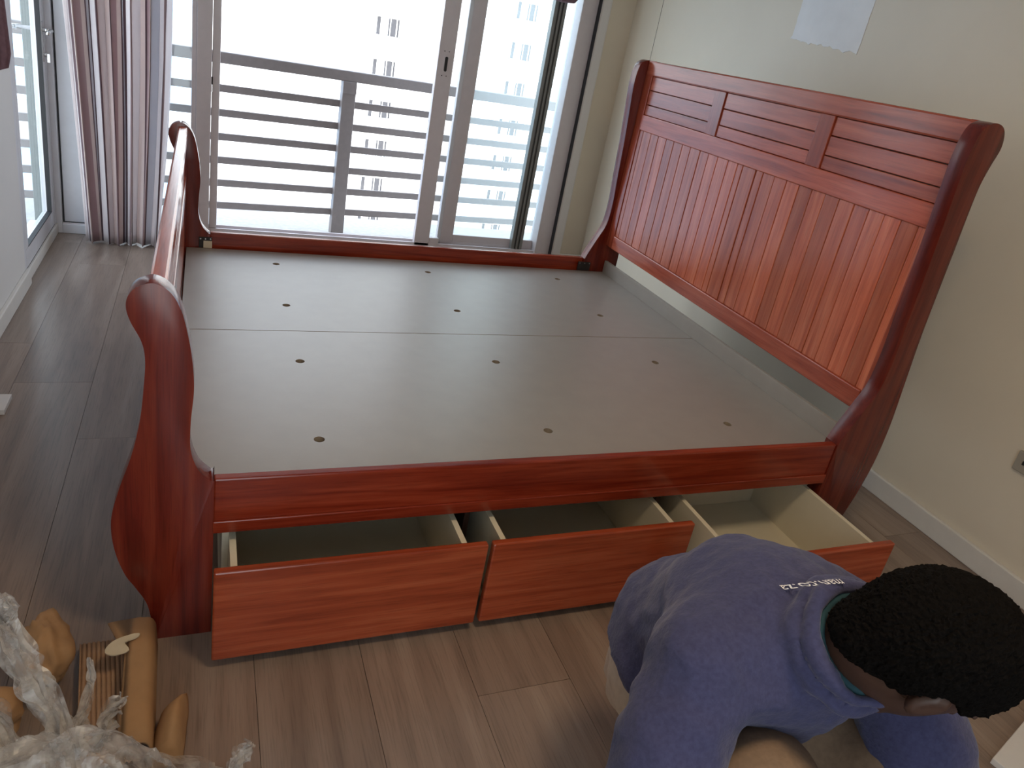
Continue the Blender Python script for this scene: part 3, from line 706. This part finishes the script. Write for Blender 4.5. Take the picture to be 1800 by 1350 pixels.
for q in (-1, 1):
    S.ell(hp(.108, q*.011, -.040), AX, (.009, .009, .007), .006)                              # nostrils
    S.ell(hp(.094, q*.032, .004), AX, (.012, .020, .008), .008, cut=False)                    # brows
    S.ell(hp(.096, q*.031, -.016), AX, (.012, .016, .009), 0, cut=True)                       # eye sockets
    S.ell(hp(.086, q*.031, -.016), AX, (.012, .014, .010), .002)                              # lids
    S.ell(hp(-.006, q*.080, -.018), AX, (.019, .010, .030), .004)                             # ears
    S.ell(hp(-.004, q*.089, -.016), AX, (.010, .006, .017), 0, cut=True)
S.ell(hp(.100, 0, -.066), AX, (.011, .024, .006), .004); S.ell(hp(.098, 0, -.080), AX, (.011, .021, .007), .004)   # lips
S.cap(NB, hp(-.028, 0, -.05), .058, .054, .03)
S.chain([(NB-np.array((0, -.02, .03)), .058), (CH+np.array((0, .02, 0)), .10), (HIP, .10)], .05)
for sh, el, wr in ((SHR, ELR, WRR), (SHL, ELL, WRL)):
    S.chain([(CH+(sh-CH)*.6+np.array((0, 0, .03)), .06), (sh, .055), (el, .043), (wr, .027)], .03)
for h_, kn, an in ((HPR, KNR, ANR), (HPL, KNL, ANL)):
    S.chain([(h_, .095), (kn, .060), (kn*.45+an*.55+np.array((0, .03, 0)), .052), (an, .038)], .03)
    S.cap(an+np.array((0, .03, -.035)), an+np.array((.02, -.15, -.055)), .035, .03, .02)
hand(S, WRR, (.5, -.75, -.35), (.8, .55, 0), (0, -.3, .95), -1)
hand(S, WRL, (-.35, -.8, -.4), (.9, -.4, 0), (0, -.3, .95), 1)
person = link_me('person', S.mesh('person'), 'skin', None, (0, 0, 0), True)
tag(person, 'person in a navy fleece jacket and khaki trousers crouching, head bowed, before the open drawer', 'person')

# hair
S = SDF(HC-.16, HC+.16, .0042)
S.ell(hp(.002, 0, .012), AX, (.104, .088, .103), .0); S.cap(hp(-.036, 0, -.02), hp(-.044, 0, -.056), .058, .05, .02)
S.plane_cut(hp(.0, 0, -.012), nrm(Fh*.82-Uh*.7))
for q in (-1, 1): S.ell(hp(.0, q*.085, -.022), AX, (.026, .026, .036), 0, cut=True)
def hair_disp(co, n):
    return .0022*noise.noise(co*170)+.0028*noise.noise(co*360)+.001*abs(noise.noise(co*80))
link_me('hair', S.mesh('hair', hair_disp), 'hair', person, smooth=False, label='short tightly curled black hair')

# navy fleece jacket
S = SDF((.42, -1.32, .20), (1.20, -.52, .95), .0065)
S.chain([(NB-np.array((.0, -.035, .03)), .095), (CH+np.array((0, .03, 0)), .150), (HIP+np.array((-.015, .02, .05)), .142), (HIP+np.array((-.035, .0, .0)), .146)], .05)
S.ell(np.array((.79, -.845, .655)), [nrm((1, .1, 0)), nrm((-.1, 1, 0)), (0, 0, 1)], (.205, .125, .105), .04)         # shoulder girdle
for sh, el, wr in ((SHR, ELR, WRR), (SHL, ELL, WRL)):
    S.chain([(sh+np.array((0, .0, .0)), .078), ((sh+el)/2, .071), (el, .064), ((el+wr)/2, .056), (wr*.88+el*.12, .046)], .03)
CN = nrm(hp(-.03, 0, -.05)-NB)                       # collar axis
CC = NB+CN*.060
S.torus(CC-CN*.010, CN, .078, .014, .014); S.torus(CC+CN*.016, CN, .073, .011, .002)
S.cap(CC-CN*.01, CC+CN*.08, .064, .064, 0, cut=True)
# open sleeves and hem
S.cap(WRR*.93+ELR*.07, WRR+(WRR-ELR)*.3, .036, .04, 0, cut=True); S.cap(WRL*.93+ELL*.07, WRL+(WRL-ELL)*.3, .036, .04, 0, cut=True)
S.plane_cut(HIP+np.array((-.10, 0, -.005)), nrm((-.40, .10, -.9)))
S.cap(HIP+np.array((0, .0, -.2)), HIP+np.array((-.035, .0, .03)), .132, .126, 0, cut=True)
def fold(co, n):
    d = .006*noise.noise(Vector((co.x*9+2, co.y*9, co.z*22)))+.0035*noise.noise(co*38)
    d += .004*math.sin(70*co.z+40*co.x+5*noise.noise(co*9))*max(0, noise.noise(co*5+Vector((3, 1, 2))))
    return d
jk_me = S.mesh('fleece_jacket', fold)
jacket = link_me('fleece_jacket', jk_me, 'fleece', person, smooth=True, label='navy blue fleece jacket with printed back')
# printed lettering across the upper back, upside down for the viewer as the back bends over
def lettering(txt, size, anchor, tr, tu, proj):
    cu = bpy.data.curves.new('print', 'FONT'); cu.body = txt; cu.size = size; cu.align_x = 'RIGHT'; cu.resolution_u = 3
    to = bpy.data.objects.new('tmp_print', cu); C.objects.link(to)
    dg = bpy.context.evaluated_depsgraph_get(); me = bpy.data.meshes.new_from_object(to.evaluated_get(dg))
    bpy.data.objects.remove(to); bpy.data.curves.remove(cu)
    bm = bmesh.new(); bm.from_mesh(me); bmesh.ops.subdivide_edges(bm, edges=bm.edges[:], cuts=1); bmesh.ops.triangulate(bm, faces=bm.faces[:])
    jb = bmesh.new(); jb.from_mesh(jk_me); bvh = BVHTree.FromBMesh(jb); jb.free()
    A, TR, TU, PJ = Vector(anchor), Vector(tr).normalized(), Vector(tu).normalized(), Vector(proj).normalized()
    G = []; H = []
    w0 = min(v.co.x for v in bm.verts); hgt = max(v.co.y for v in bm.verts)
    for i in range(15):
        for j in range(5):
            x_, y_ = w0*i/14, hgt*(j/4*1.6-.3); p = A+TR*x_+TU*y_
            hit = bvh.ray_cast(p-PJ*.12, PJ)
            if hit[0] is not None: G.append((1, x_/size, y_/size, x_*x_/size**2, x_*y_/size**2)); H.append((hit[0]-p).dot(PJ))
    G, H = np.array(G), np.array(H); wgt = np.ones(len(H))
    for _ in range(6):                                   # robust fit, ignoring creases
        co = np.linalg.lstsq(G*wgt[:, None], H*wgt, rcond=None)[0]; wgt = 1/(1+((G@co-H)/.003)**2)
    for v in bm.verts:
        x_, y_ = v.co.x, v.co.y; h_ = float(np.array((1, x_/size, y_/size, x_*x_/size**2, x_*y_/size**2))@co)
        p = A+TR*x_+TU*y_; hit = bvh.ray_cast(p-PJ*.12, PJ)
        if hit[0] is not None: h_ = min(h_, (hit[0]-p).dot(PJ))
        v.co = p+PJ*(h_-.0018)
    bm.to_mesh(me); bm.free()
    return link_me('printed_lettering', me, 'print', jacket, label='small white printed web address')
lettering('man.co.za', .0155, (.733, -.877, .793), (-.90, .30, -.19), (.12, -.72, -.45), (.25, .62, -.74))

# khaki trousers, shirt tail, shoes, teal collar
S = SDF((.5, -1.15, .02), (1.15, -.5, .66), .007)
S.cap(HIP+np.array((-.04, 0, -.01)), HIP+np.array((.05, 0, -.01)), .105, .105, .03)
for h_, kn, an in ((HPR, KNR, ANR), (HPL, KNL, ANL)):
    S.chain([(h_, .088), ((h_+kn)/2, .085), (kn, .078), (kn*.45+an*.55+np.array((0, .03, 0)), .070), (an+np.array((0, 0, .03)), .058)], .04)
link_me('trousers', S.mesh('trousers', lambda co, n: .005*noise.noise(Vector((co.x*14, co.y*14, co.z*25)))), 'khaki', person, smooth=True, label='khaki cotton trousers')
S = SDF((.55, -.95, .24), (1.1, -.48, .58), .0065)
S.cap(HIP+np.array((-.062, .0, -.005)), HIP+np.array((.05, .005, -.005)), .118, .122, .03); S.plane_cut(HIP+np.array((0, 0, -.075)), nrm((-.1, .1, -1))); S.plane_cut(HIP+np.array((0, 0, .07)), (0, 0, 1))
link_me('shirt_tail', S.mesh('shirt_tail', lambda co, n: .009*noise.noise(Vector((co.x*26, co.y*26, co.z*9)))+.004*noise.noise(co*50)), 'shirt', person, smooth=True, label='cream shirt tail below the jacket hem')
S = SDF(CC-.14, CC+.14, .005); S.torus(CC+CN*.012, CN, .060, .009, .005)
link_me('tshirt_collar', S.mesh('tshirt_collar'), 'teal', person, smooth=True, label='teal T-shirt collar')
for an in (ANR, ANL):
    lo = an+np.array((-.08, -.24, -.115)); S = SDF(np.maximum(lo, (-9, -9, -.012)), an+np.array((.1, .10, .06)), .006)
    S.cap(an+np.array((0, .03, -.035)), an+np.array((.02, -.15, -.058)), .046, .040, .02); S.cap(an+np.array((0, .02, -.02)), an+np.array((0, .01, .03)), .047, .050, .02)
    S.plane_cut((0, 0, .002), (0, 0, -1)); link_me('shoe', S.mesh('shoe'), 'shoe', person, smooth=True)

# ------------------------------------------------------------------ packing material at the bottom left
# folded kraft edge protector
def protector():
    prof = [(-.205, .086), (-.150, .092), (-.122, .088), (-.111, .074), (-.108, .05), (-.106, .002)]
    prof2 = catmull(prof, 4, False); th = .004
    rows = [(-.052, 0), (-.15, .002), (-.22, .0), (-.30, .003), (-.372, 0)]
    bm = bmesh.new(); R0 = []
    for yy, dz in rows:
        top = []; bot = []
        for i, p in enumerate(prof2):
            t = prof2[min(i+1, len(prof2)-1)]-prof2[max(i-1, 0)]; nn = np.array((t[1], -t[0])); nn = nn/np.linalg.norm(nn)
            w = .002*noise.noise(Vector((p[0]*60, yy*18, p[1]*60)))
            xs_ = p[0]+(.038 if p[0] < -.17 and yy < -.12 else 0)+.03*(-.05-yy)
            top.append(bm.verts.new((xs_+.155, yy+.3, p[1]+dz+w))); bot.append(bm.verts.new((xs_+nn[0]*th+.155, yy+.3, max(.001, p[1]+nn[1]*th+dz+w))))
        R0.append((top, bot))
    for (t0, b0), (t1, b1_) in zip(R0, R0[1:]):
        for i in range(len(t0)-1):
            bm.faces.new((t0[i], t0[i+1], t1[i+1], t1[i])); bm.faces.new((b0[i], b1_[i], b1_[i+1], b0[i+1]))
        bm.faces.new((t0[0], t1[0], b1_[0], b0[0])); bm.faces.new((t0[-1], b0[-1], b1_[-1], t1[-1]))
    for t, b in (R0[0], R0[-1]):
        for i in range(len(t)-1): bm.faces.new((t[i], b[i], b[i+1], t[i+1]))
    o = link_bm('edge_protector', bm, 'kraft', None, (-.155, -.3, 0), True)
    tag(o, 'long folded kraft cardboard edge protector against the near foot post', 'cardboard')
    bm = bmesh.new(); pts = [(-.195, -.128), (-.172, -.112), (-.140, -.106), (-.142, -.118), (-.165, -.128), (-.155, -.150), (-.180, -.160), (-.200, -.150)]
    pp = catmull(pts, 3); vv = [bm.verts.new((p[0]+.17, p[1]+.13, .002*noise.noise(Vector((p[0]*80, p[1]*80, 0))))) for p in pp]
    f = bm.faces.new(vv); r = bmesh.ops.extrude_face_region(bm, geom=[f]); bmesh.ops.translate(bm, verts=[v for v in r['geom'] if isinstance(v, bmesh.types.BMVert)], vec=(0, 0, .0025))
    link_bm('tape_strip', bm, 'tape', o, (-.17, -.13, .097), label='torn strip of cream packing tape')
protector()
# single-faced corrugated sheet
def corrugated():
    bm = bmesh.new(); n = 12; x0, x1 = -.262, -.152; rows = 9; sub = 6
    R = []
    for j in range(rows):
        v = j/(rows-1); yy = -.045-.315*v
        R.append([bm.verts.new((x0+(x1-x0)*i/(n*sub)+.035*v+.2, yy+.2, .026+.02*v*0+.0028*math.cos(2*math.pi*i/sub)+.004*math.sin(v*3))) for i in range(n*sub+1)])
    for r0, r1_ in zip(R, R[1:]):
        for i in range(n*sub): bm.faces.new((r0[i], r0[i+1], r1_[i+1], r1_[i]))
    o = link_bm('corrugated_sheet', bm, 'kraft_dark', None, (-.2, -.2, 0), True)
    md = o.modifiers.new('thickness', 'SOLIDIFY'); md.thickness = .0018
    tag(o, 'ribbed corrugated cardboard sheet left of the edge protector', 'cardboard')
corrugated()
def crumple(name, c, rad, ax, label, seed, mat='kraft'):
    bm = bmesh.new(); bmesh.ops.create_icosphere(bm, subdivisions=4, radius=1)
    sd = Vector((seed*3.1, seed*1.7, seed))
    for v in bm.verts:
        d = v.co.normalized(); q = d*1.5+sd
        k3 = 1+.34*noise.noise(q*.8)+.34*(abs(noise.noise(q*1.3))-.2)+.05*(abs(noise.noise(q*4.4))-.2)
        v.co = Vector((d.x*rad[0], d.y*rad[1], d.z*rad[2]))*k3
    bm.transform(Matrix.Rotation(ax, 4, 'Z')); zmin = min(v.co.z for v in bm.verts)
    bmesh.ops.translate(bm, verts=bm.verts[:], vec=(0, 0, -zmin))
    o = link_bm(name, bm, mat, None, c, True); return tag(o, label, 'paper', 'crumpled kraft paper')
crumple('crumpled_paper', (-.318, -.10, .003), (.046, .085, .068), .25, 'big crumpled kraft paper wad standing beside the plastic strand', 1)
def folded_strip():
    prof = [(-.050, .004), (-.042, .050), (-.022, .078), (-.008, .080), (.002, .060), (.010, .002)]
    pp = catmull(prof, 4, False); bm = bmesh.new(); rows = []
    for yy, sc, dx in ((0, .25, .012), (-.014, .62, .008), (-.035, .92, .003), (-.07, 1, 0), (-.125, .97, -.004)):
        rows.append([bm.verts.new((p[0]*sc+dx+.0015*noise.noise(Vector((p[0]*90, yy*60, 3))), yy, max(.002, p[1]*(.55+.45*sc)+.002*noise.noise(Vector((p[0]*70, yy*50, 8)))))) for p in pp])
    for r0, r1_ in zip(rows, rows[1:]):
        for i in range(len(pp)-1): bm.faces.new((r0[i], r0[i+1], r1_[i+1], r1_[i]))
    bm.faces.new(rows[-1])
    o = link_bm('cardboard_strip', bm, 'kraft', None, (-.052, -.245, 0), True); o.modifiers.new('thickness', 'SOLIDIFY').thickness = .002
    tag(o, 'short folded kraft card strip right of the edge protector', 'cardboard')
folded_strip()
crumple('crumpled_paper', (-.395, -.235, .003), (.055, .060, .050), .1, 'crumpled kraft paper at the left edge under the plastic film', 3)
# stretch film
def film():
    n = 110; x0, x1, y0, y1 = -.60, .16, -.86, -.375
    verts = []; faces = []
    for j in range(n+1):
        for i in range(n+1):
            x = x0+(x1-x0)*i/n; y = y0+(y1-y0)*j/n
            cx, cy = -.22, -.53
            g = math.exp(-(((x-cx)/(.235 if x < cx else .185))**2+((y-cy)/.15)**2)**1.3)
            q = Vector((x*9, y*9, 0))
            rid = 1-abs(noise.noise(q*1.1))*2; rid2 = 1-abs(noise.noise(q*2.7+Vector((3, 1, 0))))*2
            z = .265*g*(1+.06*rid)+.020*rid*min(1, g*2.5)+.012*rid2*min(1, g*2.5+.1)+.004*noise.noise(q*8)
            dx = .02*noise.noise(q*2+Vector((9, 0, 0))); dy = .02*noise.noise(q*2+Vector((0, 9, 0)))
            verts.append((x+dx+.22, y+dy+.5, max(.004, z)))
    W_ = n+1
    for j in range(n):
        for i in range(n):
            a = j*W_+i
            if max(verts[a][2], verts[a+1][2], verts[a+W_][2]) > .016: faces.append((a, a+1, a+W_+1, a+W_))
    me = bpy.data.meshes.new('stretch_film'); me.from_pydata(verts, [], faces); me.update()
    fo = link_me('stretch_film', me, 'film', None, (-.22, -.5, 0), False)
    tag(fo, 'heap of crumpled clear plastic stretch film at the bottom left corner', 'plastic film')
    def ribbon(name, pts, w, seed, layers=3):
        P = catmull(pts, 12, False); bm = bmesh.new(); nk = 9
        for ly in range(layers):
            rows = []; off = seed*3.7+ly*11.3
            for i, p in enumerate(P):
                t = i/(len(P)-1); p = Vector(p); d = Vector(P[min(i+1, len(P)-1)])-Vector(P[max(i-1, 0)]); d.normalize()
                a = d.cross(Vector((0, 1, .3))).normalized(); b = d.cross(a)
                th = ly*1.0+2.2*t+noise.noise(Vector((off, t*3, 0))); ca, sa = math.cos(th), math.sin(th)
                ww = (w[0]+(w[1]-w[0])*t)*(.75+.55*noise.noise(Vector((off, 5, t*6)))); row = []
                for k4 in range(nk):
                    u = (k4/(nk-1)-.5)*2
                    fold = .45*ww*noise.noise(Vector((u*1.7+off, t*5, 1)))+.22*ww*noise.noise(Vector((u*5+off, t*14, 4)))
                    row.append(bm.verts.new(p+(a*ca+b*sa)*(u*ww)+(b*ca-a*sa)*fold+d*(.006*noise.noise(Vector((u*4, off, t*9))))))
                rows.append(row)
            for r0, r1_ in zip(rows, rows[1:]):
                for k4 in range(nk-1): bm.faces.new((r0[k4], r0[k4+1], r1_[k4+1], r1_[k4]))
        me = bpy.data.meshes.new(name); bm.to_mesh(me); bm.free(); link_me(name, me, 'film', fo)
    ribbon('twisted_strand', [(-.205, -.47, .20), (-.245, -.42, .26), (-.285, -.375, .31), (-.318, -.34, .38), (-.345, -.33, .43)], (.036, .026), 1, 4)
    ribbon('twisted_strand', [(-.318, -.34, .385), (-.305, -.345, .42), (-.312, -.35, .45)], (.020, .010), 4)
    ribbon('film_wisp', [(-.21, -.46, .19), (-.205, -.40, .21), (-.20, -.33, .225), (-.205, -.31, .255)], (.022, .006), 2)
    ribbon('film_wisp', [(-.175, -.45, .18), (-.165, -.40, .20), (-.150, -.36, .20)], (.034, .018), 3)
    ribbon('film_wisp', [(-.235, -.46, .19), (-.255, -.37, .215), (-.25, -.345, .20)], (.016, .005), 5)
    ribbon('film_wisp', [(-.28, -.47, .19), (-.345, -.37, .235), (-.40, -.34, .23)], (.03, .02), 6)
    ribbon('film_wisp', [(.03, -.45, .04), (.055, -.42, .055), (.075, -.40, .07)], (.028, .016), 7)
film()

# ------------------------------------------------------------------ small things
o = box('white_board', 'white_board', -.735, -.612, 1.03, 1.142, 0, .018, None, .002); tag(o, 'small white board lying on the floor at the left wall', 'board')
bm = bmesh.new()
for q in ((-.30, -.60), (.30, -.60), (.30, .0), (-.30, .0)): pass
add_box(bm, -.30, .30, -.50, 0, 0, .018, .002)
o = link_bm('melamine_sheet', bm, 'white_board', None, (2.06, -.712, 0)); o.rotation_euler.z = math.radians(16)
tag(o, 'flat white melamine panel lying on the floor at the bottom right', 'board')
crumple('kraft_offcut', (2.19, -.62, .002), (.07, .05, .035), .4, 'torn kraft offcut on the floor beyond the bowed head', 9)
sk = box('power_socket', 'socket', XR-.012, XR, -.27, -.172, .40, .47, None, .003); tag(sk, 'beige power socket low on the cream right wall', 'socket')
for yy in (-.24, -.20): box('socket_hole', 'gasket', XR-.0128, XR-.0115, yy-.004, yy+.004, .428, .442, sk)
